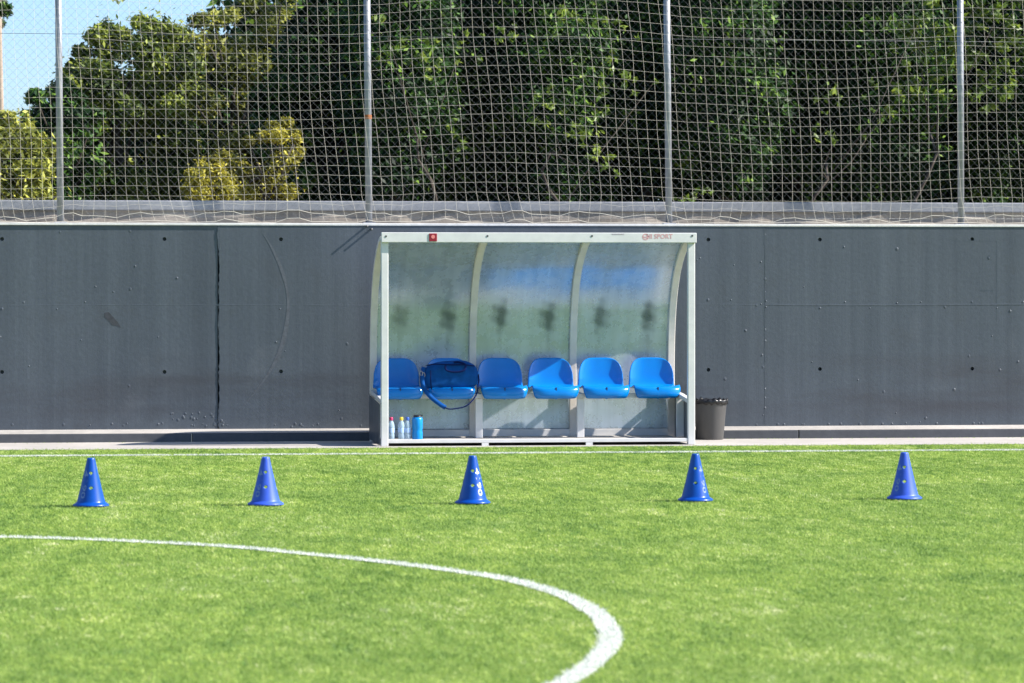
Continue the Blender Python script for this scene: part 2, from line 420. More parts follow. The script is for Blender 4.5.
wl = thing('boundary_wall', (0, Y_WALL, 0), 'long grey-blue painted concrete wall behind the dugout, with formwork seams and tie holes', 'wall')
XJ = on_plane(219.5, 320, Y_WALL).x; XJ2 = on_plane(764.5, 320, Y_WALL).x
holes = [on_plane(x, y, Y_WALL) for x, y in ((2,239),(164.5,239),(281,239.3),(2,372),(164.5,372),(281,371.5),(708.4,239.6),(820,239.6),(972.3,239.2),(708.4,369.8),(820,369),(972.3,368.7),(-160,239),(-160,372),(1130,239),(1130,368))]
def slab(x0, x1, yf, name):
    """front face with real round recesses, plus top/side returns"""
    mb = MB(); hs = [(round(h.x, 4), h.z) for h in holes if x0+.1 < h.x < x1-.1]; s = .05
    xs = sorted({x0, x1} | {round(h[0]-s, 5) for h in hs} | {round(h[0]+s, 5) for h in hs})
    for xa, xb in zip(xs[:-1], xs[1:]):
        col = sorted(h for h in hs if abs((xa+xb)/2-h[0]) < .01)
        z = Z_LEDGE-.02
        for hx, hz in sorted(col, key=lambda q: q[1]):
            mb.add([(xa,yf,z),(xb,yf,z),(xb,yf,hz-s),(xa,yf,hz-s)], [(0,1,2,3)])
            n = 12; r = .019; sq = []; ci = []; bk = []
            for i in range(n):
                a = 2*math.pi*i/n; c_, s_ = math.cos(a), math.sin(a); q = s/max(abs(c_), abs(s_))
                sq.append((hx+c_*q, yf, hz+s_*q)); ci.append((hx+c_*r, yf, hz+s_*r)); bk.append((hx+c_*r*.8, yf+.05, hz+s_*r*.8))
            # exact corners of the square
            fs = []
            for i in range(n): j = (i+1) % n; fs += [(i, j, n+j, n+i), (n+i, n+j, 2*n+j, 2*n+i)]
            fs.append(tuple(range(2*n, 3*n)))
            mb.add(sq+ci+bk, fs)
            for sx in (-1, 1):
                for sz in (-1, 1):
                    c1 = (hx+sx*s, yf, hz+sz*s); a1 = (hx+sx*s, yf, hz+sz*s*math.tan(R(30))); a2 = (hx+sx*s*math.tan(R(30)), yf, hz+sz*s)
                    mb.add([c1, a1, a2], [(0, 1, 2)])
            z = hz+s
        mb.add([(xa,yf,z),(xb,yf,z),(xb,yf,Z_WALL),(xa,yf,Z_WALL)], [(0,1,2,3)])
    mb.add([(x0,yf,Z_WALL),(x1,yf,Z_WALL),(x1,yf+.3,Z_WALL),(x0,yf+.3,Z_WALL)], [(0,1,2,3)])
    return mb.build(name, M['wall'], wl)
slab(-40, XJ-.018, Y_WALL+.008, 'wall_slab')
MB().box((XJ-.03, Y_WALL+.045, Z_LEDGE), (XJ+.01, Y_WALL+.06, Z_WALL-.014)).build('joint_shade_strip', M['joint_shade'], wl)  # near-black strip: the joint's shadow painted into its depth
MB().box((XJ+.0005, Y_WALL+.001, Z_LEDGE), (XJ+.004, Y_WALL+.06, Z_WALL-.014)).build('slab_end', M['wall'], wl); slab(XJ, XJ2, Y_WALL, 'wall_slab'); slab(XJ2, 50, Y_WALL+.0015, 'wall_slab')
# ragged arris of the proud middle slab (the joint)
def arris(xj, dep, wid, name, jit):
    mb = MB(); vs = []; n = 70
    for i in range(n+1):
        z = Z_LEDGE+(Z_WALL-Z_LEDGE-.006)*i/n
        e = max(.0, wid*(.6+.6*math.sin(i*.31)*math.sin(i*.11+1))+random.uniform(-jit, jit))
        if i > n-9: e += .012*(i-n+9)/9*.6
        vs += [(xj+.004, Y_WALL-.0012, z), (xj-e, Y_WALL-.0008+dep*.1, z), (xj-e, Y_WALL+dep, z)]
    fs = []
    for i in range(n): fs += [(3*i, 3*i+1, 3*i+4, 3*i+3), (3*i+1, 3*i+2, 3*i+5, 3*i+4)]
    mb.add(vs, fs); return mb.build(name, M['wall'], wl)
arris(XJ, .008, .012, 'joint_edge', .006); arris(XJ2, .0015, .004, 'joint_edge', .004)
# horizontal day-joint ridge, rough mortar foot and small cast bumps
mb = MB(); vs = []; n = 900
zs = on_plane(512, 304.9, Y_WALL).z
for i in range(n+1):
    x = -14+34*i/n; a = .0009+.0006*math.sin(i*.7)*math.sin(i*.13)+random.uniform(0, .0006)
    yb = Y_WALL+(.008 if x < XJ else 0)
    z = zs+.004*math.sin(i*.05)+random.uniform(-.0015, .0015)
    vs += [(x, yb+.0005, z+.009), (x, yb-a, z), (x, yb+.0005, z-.010)]
fs = []
for i in range(n): fs += [(3*i, 3*i+1, 3*i+4, 3*i+3), (3*i+1, 3*i+2, 3*i+5, 3*i+4)]
mb.add(vs, fs, True); mb.build('formwork_seam', M['wall'], wl)
def bumplet(mb, x, z, r, h, y0=None):
    yb = Y_WALL+(.008 if x < XJ else (.0015 if x > XJ2 else 0)); vs = []; n = 9
    for rr, hh in ((1, -.0004), (.75, h*.6), (.4, h)):
        for i in range(n):
            a = 2*math.pi*i/n; j = 1+random.uniform(-.2, .2)
            vs.append((x+math.cos(a)*r*rr*j, yb-hh, z+math.sin(a)*r*rr*j*1.15))
    fs = [(k*n+i, k*n+(i+1) % n, (k+1)*n+(i+1) % n, (k+1)*n+i) for k in range(2) for i in range(n)]+[tuple(range(2*n, 3*n))]
    mb.add(vs, fs, True)
mb = MB()
bl = [(60,232),(130,231),(177,278),(85,302),(158,337),(129,386),(29,366),(276,342),(285,351),(280,309),(0,337),(2,309),(57,309)]
bl += [(700,258),(734,265),(761,262),(761,304),(766,301),(766,307),(731,300),(845,302),(820,308),(870,308),(897,303),(921,302),(945,307),(972,302),(997,308),(1023,302),(762,355),(763,367),(992,336),(969,356),(725,379),(897,249),(844,247),(989,258),(858,380),(1000,370),(812,362),(763,415),(896,413),(920,422),(708,300),(697,260)]
bl += [(765, y) for y in (235, 279, 292, 330, 341, 389, 398, 408)]
bl += [(180+random.uniform(-10, 45), 420+random.uniform(-8, 6)) for _ in range(26)]
bl += [(random.uniform(0, 1024), 424+random.uniform(-1, 3)) for _ in range(50)]
bl += [(random.uniform(-100, 1150), random.uniform(232, 420)) for _ in range(40)]
for x, y in bl:
    q = on_plane(x, y, Y_WALL); bumplet(mb, q.x, max(q.z, Z_LEDGE+.04), random.uniform(.006, .017), random.uniform(.0015, .004))
mb.build('cast_bumps', M['wall'], wl)
# dark chipped stain, pale painted arc of reflected light left of the dugout, rectangular patch at right
q = on_plane(112, 320, Y_WALL); mb = MB()
mb.add([(q.x+a, Y_WALL+.0065, q.z+b_) for a, b_ in ((-.07,.07),(-.03,.075),(.01,.03),(.055,-.02),(.085,-.075),(.05,-.06),(0,-.05),(-.03,-.01),(-.075,.03))], [tuple(range(9))])
mb.build('stain', M['stain'], wl)
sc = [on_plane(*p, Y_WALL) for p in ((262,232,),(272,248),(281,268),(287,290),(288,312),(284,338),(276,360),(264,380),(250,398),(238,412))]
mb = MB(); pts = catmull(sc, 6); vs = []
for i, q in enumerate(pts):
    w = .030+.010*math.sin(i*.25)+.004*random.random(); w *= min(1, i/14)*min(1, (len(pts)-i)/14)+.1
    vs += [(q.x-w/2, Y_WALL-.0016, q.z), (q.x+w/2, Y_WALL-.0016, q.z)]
mb.add(vs, [(2*i, 2*i+1, 2*i+3, 2*i+2) for i in range(len(pts)-1)]); mb.build('painted_light_arc', M['light_arc'], wl)
mb = MB(); a = on_plane(950, 240.5, Y_WALL); c = on_plane(997, 322, Y_WALL); yw = Y_WALL+.0015
mb.box((a.x, yw-.0008, a.z-.004), (c.x, yw+.01, a.z)); mb.box((c.x-.004, yw-.0008, c.z), (c.x, yw+.01, a.z-.0041))
e = on_plane(988, 290, Y_WALL); mb.box((e.x-.07, yw-.002, e.z-.006), (e.x+.06, yw+.01, e.z+.004))
e = on_plane(990, 257, Y_WALL); mb.box((e.x-.008, yw-.002, e.z-.02), (e.x+.008, yw+.01, e.z+.02))
mb.build('patch_edge', M['wall'], wl)
# unpainted coping strip, slightly proud of the face
MB().box((-40, Y_WALL-.008, Z_WALL-.012), (50, Y_WALL+.31, Z_WALL+.012)).build('coping', M['cope'], wl, bevel=.004)
for i, (px, L) in enumerate(((366.5, .085), (371, .065))):
    q = on_plane(px, 229, Y_WALL); MB().tube([(q.x, Y_WALL+.01, Z_WALL-.016-.028*i), (q.x, Y_WALL-L, Z_WALL-.018-.03*i)], .010, 6).build('net_hook', M['bolt'], wl)

# low wall behind the coping
lw = thing('low_wall', (0, Y_WALL+.5, Z_WALL), 'low weathered concrete upstand behind the net, smooth grey cap over a rough brown base', 'low wall')
zt = on_plane(512, 201.5, Y_WALL+.55).z; zm = on_plane(512, 211.5, Y_WALL+.5).z
mb = MB(); n = 400; vs = []
for i in range(n+1):
    x = -40+90*i/n; vs += [(x, Y_WALL+.50+random.uniform(-.02, .02), Z_WALL-.05), (x, Y_WALL+.52+random.uniform(-.025, .025), (Z_WALL+zm)/2), (x, Y_WALL+.53+random.uniform(-.015, .015), zm+.01)]
fs = []
for i in range(n): fs += [(3*i, 3*i+3, 3*i+4, 3*i+1), (3*i+1, 3*i+4, 3*i+5, 3*i+2)]
mb.add(vs, fs); mb.build('rubble_base', M['lowbody'], lw)
MB().box((-40, Y_WALL+.495, zm), (50, Y_WALL+.8, zt)).build('cap', M['lowcap'], lw, bevel=.012)
g = MB().box((-40, Y_WALL+.3, 1.2), (50, Y_WALL+.6, Z_WALL-.01)).build('gravel_strip', M['lowbody']); tag(g, kind='structure')
g = MB().add([(-300,Y_WALL+.7,2.05),(300,Y_WALL+.7,2.05),(300,400,2.05),(-300,400,2.05)], [(0,1,2,3)]).build('raised_ground', M['earth']); tag(g, kind='structure')

# ------------------------------------------------------------------ fence posts with chain link, and the ball net
Y_P = Y_WALL+.11; Z_TOP = 5.05
fx = [(60.5, 57.8), (369, 366.5), (669, 666.2), (961, 960)]
posts = [(on_plane(a, 222, Y_P).x, on_plane(b_, 0, Y_P).x) for a, b_ in fx]
sp = posts[1][0]-posts[0][0]
posts = [(posts[0][0]-sp*k, posts[0][0]-sp*k) for k in (2, 1)]+posts+[(posts[-1][0]+sp*k, posts[-1][0]+sp*k) for k in (1, 2)]
fe = thing('chain_link_fence', (0, Y_P, Z_WALL), 'tall chain-link fence on galvanised posts standing on top of the grey wall', 'fence')
for i, (a, t) in enumerate(posts):
    zz = Z_TOP; xt = a+(t-a)*(zz-Z_WALL)/2.75
    mb = MB().tube([(a, Y_P, Z_WALL), (xt, Y_P, zz)], .033, 14).tube([(xt, Y_P, zz), (xt, Y_P, zz+.02)], .037, 14)
    pm = mb.build('post', M['galv'], fe)
    MB().box((a-.06, Y_P-.06, Z_WALL+.0125), (a+.06, Y_P+.06, Z_WALL+.022)).build('base_plate', M['galv'], pm)
    if i == 3:
        q = on_plane(368, 117, Y_P); MB().lathe([(.0345, -.022), (.0365, -.012), (.0365, .012), (.0345, .022)], 14, (a+(t-a)*(q.z-Z_WALL)/2.75, Y_P, q.z)).build('rusty_band', M['rust'], pm)['label'] = 'rusty band round the post'
x0, x1 = posts[0][0], posts[-1][0]; yc = Y_P+.045
zb, zt2 = Z_WALL+.06, Z_TOP-.03; hgt = zt2-zb; pit = .110*.72
V = []; F = []
def strip(a, b_, w, yo):
    a = Vector(a); b_ = Vector(b_); t = (b_-a).normalized(); n = Vector((-t.z, 0, t.x))*w/2; o = len(V)
    k = Vector((0, w/2, 0))
    V.extend([a+n, a-k, a-n, a+k, b_+n, b_-k, b_-n, b_+k]); F.extend([(o,o+1,o+5,o+4),(o+1,o+2,o+6,o+5),(o+2,o+3,o+7,o+6),(o+3,o,o+4,o+7)])
x = x0-hgt
while x < x1:
    for sgn in (1, -1):
        xa, za, xb, zb2 = (x, zb, x+hgt, zt2) if sgn == 1 else (x, zt2, x+hgt, zb)
        if xa < x0: za += sgn*(x0-xa); xa = x0
        if xb > x1: zb2 -= sgn*(xb-x1); xb = x1
        if xb > xa+.01: strip((xa, yc+.002*sgn, za), (xb, yc+.002*sgn, zb2), .0014, 0)
    x += pit
me = np_mesh('chain_link', np.array(V)-np.array([0, Y_P, Z_WALL]), np.array(F), M['wire'])
ob = bpy.data.objects.new('chain_link', me); COL.objects.link(ob); ob.parent = fe
for z in (on_plane(60, 33.5, Y_P).z, Z_TOP-.04, Z_WALL+.07):
    MB().tube([(x0, yc, z), (x1, yc, z)], .0022, 5).build('tension_wire', M['wire'], fe)

# ball net hanging in front of the posts, slack and uneven
V = []; F = []
def cord(pts, r=.0013):
    for a, b_ in zip(pts[:-1], pts[1:]):
        t = (b_-a).normalized(); s_ = Vector((0, 1, 0)); n = t.cross(s_).normalized(); o = len(V)
        offs = [n*r, (-n*.5+s_*.87)*r, (-n*.5-s_*.87)*r]
        V.extend([a+q for q in offs]+[b_+q for q in offs]); F.extend([(o,o+1,o+4,o+3),(o+1,o+2,o+5,o+4),(o+2,o,o+3,o+5)])
cell = .1015; czz = .0935; nx = int((x1-x0)/cell); nz = int((4.98-2.13)/czz)+1
pxs = [p_[0] for p_ in posts]
def netpt(i, j):
    x = x0+.04+i*cell; z = 4.98-j*czz
    # sag between posts, slow waves, small irregularities
    k = max([q for q in range(len(pxs)-1) if pxs[q] <= x] or [0]); f = (x-pxs[k])/sp; f = min(max(f, 0), 1)
    sag = .055*math.sin(math.pi*f)*math.sin(k*2.1+j*.05+1)
    dz = sag+.014*math.sin(x*1.3+j*.11)+.006*math.sin(x*3.7+j*.33+1.7)+.002*math.sin(i*1.9+j*2.3)
    dx = .02*math.sin(j*.13+x*.8)+.008*math.sin(j*.35+x*1.6)+.002*math.sin(i*2.7+j*1.1)+.006*j
    low = max(0, (j-(nz-3))/3.0)
    if low > 0: dx += .05*low*math.sin(i*.37+k); dz += .03*low*math.sin(i*.9)+.015*math.sin(i*2.1)*low
    z = max(z+dz, Z_WALL+.022+.006*math.sin(i*.8)+.005*math.sin(i*.31))
    return Vector((x+dx, Y_P-.042-.03*abs(math.sin(math.pi*f))+.008*math.sin(x*2+j*.4), z))
G = [[netpt(i, j) for j in range(nz+1)] for i in range(nx)]
for i in range(nx): cord(G[i])
for j in range(nz+1): cord([G[i][j] for i in range(nx)], .0013 if j < nz-1 else .003)
me = np_mesh('ball_net', np.array(V), np.array(F), M['cord'])
ob = bpy.data.objects.new('ball_net', me); COL.objects.link(ob)
tag(ob, 'pale square-mesh ball net hanging slack along the whole fence', 'net')

# ------------------------------------------------------------------ dugout
xl = on_plane(384.5, 400, Y_DUG).x; xr = on_plane(691, 400, Y_DUG).x
DG = thing('dugout', ((xl+xr)/2, Y_DUG, 0), 'white-framed curved team shelter with six blue bucket seats, standing against the grey wall', 'dugout')
zbt, zbb = on_plane(512, 232.6, Y_DUG-.04).z, on_plane(512, 242.6, Y_DUG-.04).z
pw = .034
for x in (xl, xr):
    MB().box((x-pw, Y_DUG-.03, .006), (x+pw, Y_DUG+.03, zbb+.03)).build('front_post', M['white_paint'], DG, bevel=.006)
beam = MB().box((xl-.035, Y_DUG-.062, zbb), (xr+.042, Y_DUG-.031, zbt)).build('roof_beam', M['white_paint'], DG, bevel=.005)
prof = [(.0,1.935),(.13,1.925),(.26,1.885),(.42,1.815),(.56,1.735),(.69,1.64),(.80,1.52),(.88,1.40),(.945,1.26),(.995,1.08),(1.022,.9),(1.035,.7),(1.035,.46)]
pts = catmull([Vector((0, Y_DUG+a, z)) for a, z in prof], 3)
rx = [xl, on_plane(472.5, 350, Y_DUG+1.03).x, on_plane(572.8, 350, Y_DUG+1.03).x, xr]
rx[0] = on_plane(373.2, 350, Y_DUG+1.03).x; rx[3] = on_plane(671, 350, Y_DUG+1.03).x
rw = .033
for i, x in enumerate(rx):
    pp = [(q.y, q.z) for q in pts]
    MB().sweep(pp, x-rw, x+rw, .045).build('curved_rib', M['cream_paint'] if i != 9 else M['white_paint'], DG, bevel=.005)
    # seat arm, leg and rear foot
    MB().sweep([(Y_DUG+1.01, .475), (Y_DUG+.5, .452)]+([(Y_DUG+.031, .415)] if i in (0, 3) else []), x-.026, x+.026, .04).build('seat_arm', M['white_paint'], DG, bevel=.004)
    MB().box((x-.034, Y_DUG+.52, .056), (x+.034, Y_DUG+.575, .43)).build('leg', M['white_paint'], DG, bevel=.004)
    MB().box((x-.033, Y_DUG+1.0, .006), (x+.033, Y_DUG+1.045, .457)).build('rear_leg', M['cream_paint'], DG, bevel=.004)
for sgn, x in ((-1, rx[0]), (1, rx[3])):
    xo = x+sgn*.036
    MB().add([(xo, Y_DUG+.03, .03), (xo, Y_DUG+1.03, .03), (xo, Y_DUG+1.03, .45), (xo, Y_DUG+.03, .395)], [(0, 1, 2, 3)]).build('side_panel', M['side_panel'], DG, solid=.006)
# back sheets, one per bay, dense enough to carry the head smudges
smx = [on_plane(px, 315, Y_DUG+1.02).x for px in (400, 448, 500, 547.5, 600, 647.5)]
def back_sheet(xa, xb):
    off = .028; P = [Vector((0, Y_DUG-.01, 1.945+off))]+[Vector((0, q.y, q.z)) for q in pts]+[Vector((0, Y_DUG+1.035, .3)), Vector((0, Y_DUG+1.035, .11))]
    P = P[1:]; L = [0]
    for a, b_ in zip(P[:-1], P[1:]): L.append(L[-1]+(b_-a).length)
    nv = 150; nu = 60; V = []; G_ = []
    for j in range(nv+1):
        s_ = L[-1]*j/nv; k = max(i for i in range(len(L)) if L[i] <= s_+1e-9); k = min(k, len(P)-2)
        f = (s_-L[k])/(L[k+1]-L[k]); q = P[k].lerp(P[k+1], f); t = (P[k+1]-P[k]).normalized(); n = Vector((0, -t.z, t.y))
        q = q+n*off*(-1 if n.y < 0 or (abs(n.y) < 1e-6 and n.z < 0) else 1)
        for i in range(nu+1):
            x = xa+(xb-xa)*i/nu
            wav = .0025*math.sin(i/nu*math.pi*3+j*.05)+.0015*math.sin(j*.21+i*.1)
            V.append((x, q.y+wav, q.z))
            g_ = 0
            for c_, zz, a_ in zip(smx, (1.2, 1.185, 1.21, 1.19, 1.2, 1.2), (.65, .95, 1, 1, .9, .95)):
                dx, dz = (x-c_)/.075, (q.z-zz)/.14
                r2 = math.sqrt(dx*dx+dz*dz)+.28*math.sin(x*37+q.z*23)*math.sin(q.z*31-x*17)
                g_ = max(g_, a_*min(1, max(0, 1.35-r2)))
                dz2 = (q.z-zz+.2)/.2; dx2 = (x-c_)/.03
                g_ = max(g_, .3*a_*max(0, 1-math.sqrt(dx2*dx2+dz2*dz2)))
            # grimy foot of the sheet
            if q.z < .2: g_ = max(g_, .35*(1-(q.z-.1)/.1)*(.6+.4*math.sin(x*40)*math.sin(x*13)))
            G_.append(min(.8, g_*.8))
    fs = [(j*(nu+1)+i, j*(nu+1)+i+1, (j+1)*(nu+1)+i+1, (j+1)*(nu+1)+i) for j in range(nv) for i in range(nu)]
    mb = MB().add(V, fs, True); ob = mb.build('back_panel', M['panel'], DG, solid=.004)
    at = ob.data.attributes.new('grime', 'FLOAT', 'POINT'); at.data.foreach_set('value', G_); return ob
for a, b_ in zip(rx[:-1], rx[1:]):
    back_sheet(a+.002, b_-.002)
    MB().box((a+rw+.001, Y_DUG+.995, .035), (b_-rw-.001, Y_DUG+1.03, .118)).build('bottom_rail', M['white_paint'], DG, bevel=.004)
MB().box((xl+pw+.001, Y_DUG+.021, .040), (xr-.045, Y_DUG+.99, .054)).build('floor_board', M['pave'], DG)
MB().box((xl+pw+.001, Y_DUG-.025, .034), (xr-pw-.001, Y_DUG+.02, .068)).build('base_rail', M['white_paint'], DG, bevel=.004)
for px in (485, 589):
    x = on_plane(px, 445, Y_DUG).x; MB().box((x-.032, Y_DUG-.024, .0065), (x+.032, Y_DUG+.03, .0335)).build('foot', M['white_paint'], DG)
MB().box((rx[0]+.028, Y_DUG+.50, .432), (rx[3]-.028, Y_DUG+.56, .475)).build('seat_rail', M['white_paint'], DG, bevel=.004)
# beam fittings and print
for px, py in ((386, 236.3), (487.5, 236), (592, 236), (692.3, 235.8)):
    q = on_plane(px, py, Y_DUG-.062)
    mbo = MB().tube([(q.x, Y_DUG-.065, q.z), (q.x, Y_DUG-.060, q.z)], .010, 8, smooth=False); mbo.build('bolt', M['bolt'], DG)
q = on_plane(433, 237.4, Y_DUG-.062)
bd = MB().box((q.x-.037, Y_DUG-.068, q.z-.037), (q.x+.037, Y_DUG-.061, q.z+.037)).build('badge', M['red'], DG, bevel=.014); bd['label'] = 'small dark red badge with a pale round centre'
mb = MB(); n = 16; vs = [(q.x+math.cos(2*math.pi*i/n)*.018, Y_DUG-.0695, q.z+.006+math.sin(2*math.pi*i/n)*.018) for i in range(n)]
mb.add(vs, [tuple(range(n))]); mb.build('badge_centre', M['pink'], bd, org=root_loc(DG))
def beam_text(s, px, py, size, m, bold=0, sx=1, name='lettering'):
    vs, fs = text_mesh(s, size, bold); q = on_plane(px, py, Y_DUG-.062)
    mb = MB().add([(q.x+v.x*sx, Y_DUG-.0632, q.z+v.y) for v in vs], fs); return mb.build(name, m, DG)
beam_text('HI SPORT', 659.5, 236.6, .062, M['print_red'], .0012, .95)
mb = MB(); q = on_plane(645.6, 236.8, Y_DUG-.062); n = 20
for r0, r1 in ((.021, .031),):
    vs = []
    for i in range(n): a = 2*math.pi*i/n; vs += [(q.x+math.cos(a)*r0, Y_DUG-.0632, q.z+math.sin(a)*r0), (q.x+math.cos(a)*r1, Y_DUG-.0632, q.z+math.sin(a)*r1)]
    mb.add(vs, [(2*i, 2*i+1, (2*i+3) % (2*n), (2*i+2) % (2*n)) for i in range(n)])
mb.add([(q.x-.03, Y_DUG-.0634, q.z-.004), (q.x+.03, Y_DUG-.0634, q.z-.014), (q.x+.03, Y_DUG-.0634, q.z-.004), (q.x-.028, Y_DUG-.0634, q.z+.006)], [(0, 1, 2, 3)])
mb.build('round_emblem', M['print_red'], DG)
mb = MB()   # faded illegible line of small print: short dashes
q = on_plane(618, 234.3, Y_DUG-.062); xx = q.x-.058
while xx < q.x+.058:
    w = random.uniform(.006, .013); mb.box((xx, Y_DUG-.0632, q.z-.005), (xx+w, Y_DUG-.0622, q.z+.007)); xx += w+.004
mb.build('small_print', M['print_grey'], DG)

# -- seats
def seat_mesh():
    prof = [Vector((0, .05, .432)), Vector((0, .012, .437)), Vector((0, 0, .455)), Vector((0, .0, .490)), Vector((0, .012, .520)), Vector((0, .045, .531)),
            Vector((0, .12, .524)), Vector((0, .24, .508)), Vector((0, .34, .507)), Vector((0, .405, .535)), Vector((0, .435, .60)), Vector((0, .452, .70)), Vector((0, .462, .76)), Vector((0, .468, .805))]
    P = catmull(prof, 4); L = [0]
    for a, b_ in zip(P[:-1], P[1:]): L.append(L[-1]+(b_-a).length)
    T = L[-1]; nu, nv = 28, 56; vs = []
    def at(s_):
        s_ = min(max(s_, 0), T-1e-6)
        for k in range(len(L)-1):
            if L[k+1] >= s_: return P[k].lerp(P[k+1], (s_-L[k])/(L[k+1]-L[k]))
    Lf = L[4*5]; Lb = L[4*9]          # lip end, bend
    for j in range(nv+1):
        for i in range(nu+1):
            u = -1+2*i/nu; au = abs(u); v = j/nv
            s_ = v*T
            if s_ > Lb: s_ = Lb+(s_-Lb)*(1-.26*au**4.5)
            q = at(s_)
            w = .222
            if s_ > Lb: f = (v*T-Lb)/(T-Lb); w = .222-.012*f-.03*max(0, f-.6)**1.4*au*2
            elif s_ < Lf: w = .222-.062*(1-s_/Lf)**2.2
            y = q.y; z = q.z
            if s_ <= Lf: y += .045*au**4                 # rounded front corners
            elif s_ < Lb: y += .045*au**4*(1-(s_-Lf)/(Lb-Lf)); z += .016*au**3
            if s_ > Lb*.93: y -= .045*au**3*min(1, (s_-Lb*.93)/(.12))
            if .0 < s_ and s_ < Lf*1.3 and au < .05: z -= .006
            vs.append((u*w, y, z))
    fs = [(j*(nu+1)+i, j*(nu+1)+i+1, (j+1)*(nu+1)+i+1, (j+1)*(nu+1)+i) for j in range(nv) for i in range(nu)]
    return vs, fs
sv, sf = seat_mesh()
YS = Y_DUG+.40
seatx = [on_plane(p_, 392, YS+.02).x for p_ in (400.3, 452.0, 504.8, 556.2, 606.8, 658.0)]
first = None
for i, x in enumerate(seatx):
    if first is None:
        first = MB().add([(v[0], v[1], v[2]) for v in sv], sf, True).build('seat', M['seat'], DG, solid=.007, org=(0, 0, 0))
        first.modifiers['thick'].offset = -1
        sl = MB().box((-.004, -.003, .505), (.004, .03, .5335)).build('drain_slot', M['slot'], first, org=(0, 0, 0))
        br = MB().box((-.10, .10, .474), (.10, .17, .505)).build('seat_bracket', M['cap_black'], first, org=(0, 0, 0))
        kids = [sl, br]; o = first
    else:
        o = first.copy(); COL.objects.link(o); o.parent = DG
        for kd in kids: c = kd.copy(); COL.objects.link(c); c.parent = o
    o.location = (x-DG.location.x, YS-DG.location.y, 0)

# ------------------------------------------------------------------ sports bag on the second seat
bx = seatx[1]; q = on_plane(450.5, 379, YS+.1)
BG = thing('sports_bag', (q.x, YS+.12, .53), 'navy blue holdall with a hanging shoulder strap, lying on the second seat of the dugout', 'bag')
def bag_shell():
    nu, nv = 40, 22; vs = []
    for j in range(nv+1):
        b_ = -math.pi/2+math.pi*j/nv
        for i in range(nu):
            a = 2*math.pi*i/nu; ca, sa = math.cos(a), math.sin(a)
            f = lambda c_, p_: math.copysign(abs(c_)**p_, c_)
            X_ = .262*f(ca, .45)*f(math.cos(b_), .55); Z_ = .136*f(math.sin(b_), .62); Y_ = .095*f(sa, .7)*f(math.cos(b_), .6)
            # soft sag: rounder upper corners, droopy right end, creases
            X_ *= 1-.10*max(0, Z_/.15)**2
            Z_ += .02*math.sin(X_*5+.6)-.012*max(0, X_/.26)**2+.006*math.sin(X_*31+Y_*20)*math.sin(Z_*25)
            Y_ += .007*math.sin(X_*23+Z_*31)+.005*math.sin(Z_*47-X_*11)
            vs.append((X_, Y_, Z_))
    fs = [(j*nu+i, j*nu+(i+1) % nu, (j+1)*nu+(i+1) % nu, (j+1)*nu+i) for j in range(nv) for i in range(nu)]
    return vs, fs
vs, fs = bag_shell(); c0 = Vector((q.x, YS+.12, .640))
MB().add([c0+Vector(v) for v in vs], fs, True).build('bag_body', M['bag'], BG)
# piping seams / zip, carry handles, strap, rings
def arc(pts, w, t, name, m, n=6):
    P = catmull([Vector(p_) for p_ in pts], n); mb = MB(); vs = []
    for i, p_ in enumerate(P):
        tt = (P[min(i+1, len(P)-1)]-P[max(i-1, 0)]).normalized(); sd = tt.cross(Vector((0, 1, 0))).normalized()
        for a, b_ in ((-1, -1), (1, -1), (1, 1), (-1, 1)): vs.append(p_+sd*w/2*a+Vector((0, t/2*b_, 0)))
    fs = [(4*i+k, 4*i+(k+1) % 4, 4*i+4+(k+1) % 4, 4*i+4+k) for i in range(len(P)-1) for k in range(4)]
    mb.add(vs, fs, True); return mb.build(name, m, BG)
yf = c0.y-.125
arc([c0+Vector(p_) for p_ in ((-.235,-.085,.105),(-.15,-.112,.118),(0,-.118,.112),(.12,-.115,.112),(.22,-.09,.098))], .012, .008, 'zip', M['bag_dark'])
arc([c0+Vector(p_) for p_ in ((-.06,-.125,.108),(-.055,-.137,.065),(0,-.142,.047),(.085,-.142,.05),(.125,-.137,.075),(.125,-.125,.115),(.07,-.10,.136),(.02,-.10,.134))], .018, .008, 'carry_handle', M['bag_dark'])
arc([c0+Vector(p_) for p_ in ((-.20,-.120,.06),(-.20,-.128,-.05),(-.19,-.12,-.12))], .010, .006, 'seam', M['bag_dark'])
arc([c0+Vector(p_) for p_ in ((-.255,-.03,.09),(-.275,-.08,.0),(-.265,-.11,-.10),(-.20,-.15,-.19),(-.12,-.17,-.255),(-.065,-.175,-.29))], .042, .005, 'shoulder_strap', M['bag'])
arc([c0+Vector(p_) for p_ in ((-.075,-.175,-.285),(-.03,-.175,-.303),(.04,-.17,-.298),(.12,-.165,-.28),(.18,-.16,-.235),(.235,-.13,-.16),(.262,-.08,-.05),(.262,-.03,.02))], .013, .005, 'shoulder_strap', M['bag_dark'])
for dx, dz in ((-.285, .03), (-.262, .015)):
    p_ = c0+Vector((dx, -.075, dz)); MB().tube([p_+Vector((.013*math.cos(a), 0, .024*math.sin(a))) for a in [i*math.pi/5 for i in range(11)]], .004, 5).build('ring', M['buckle'], BG)

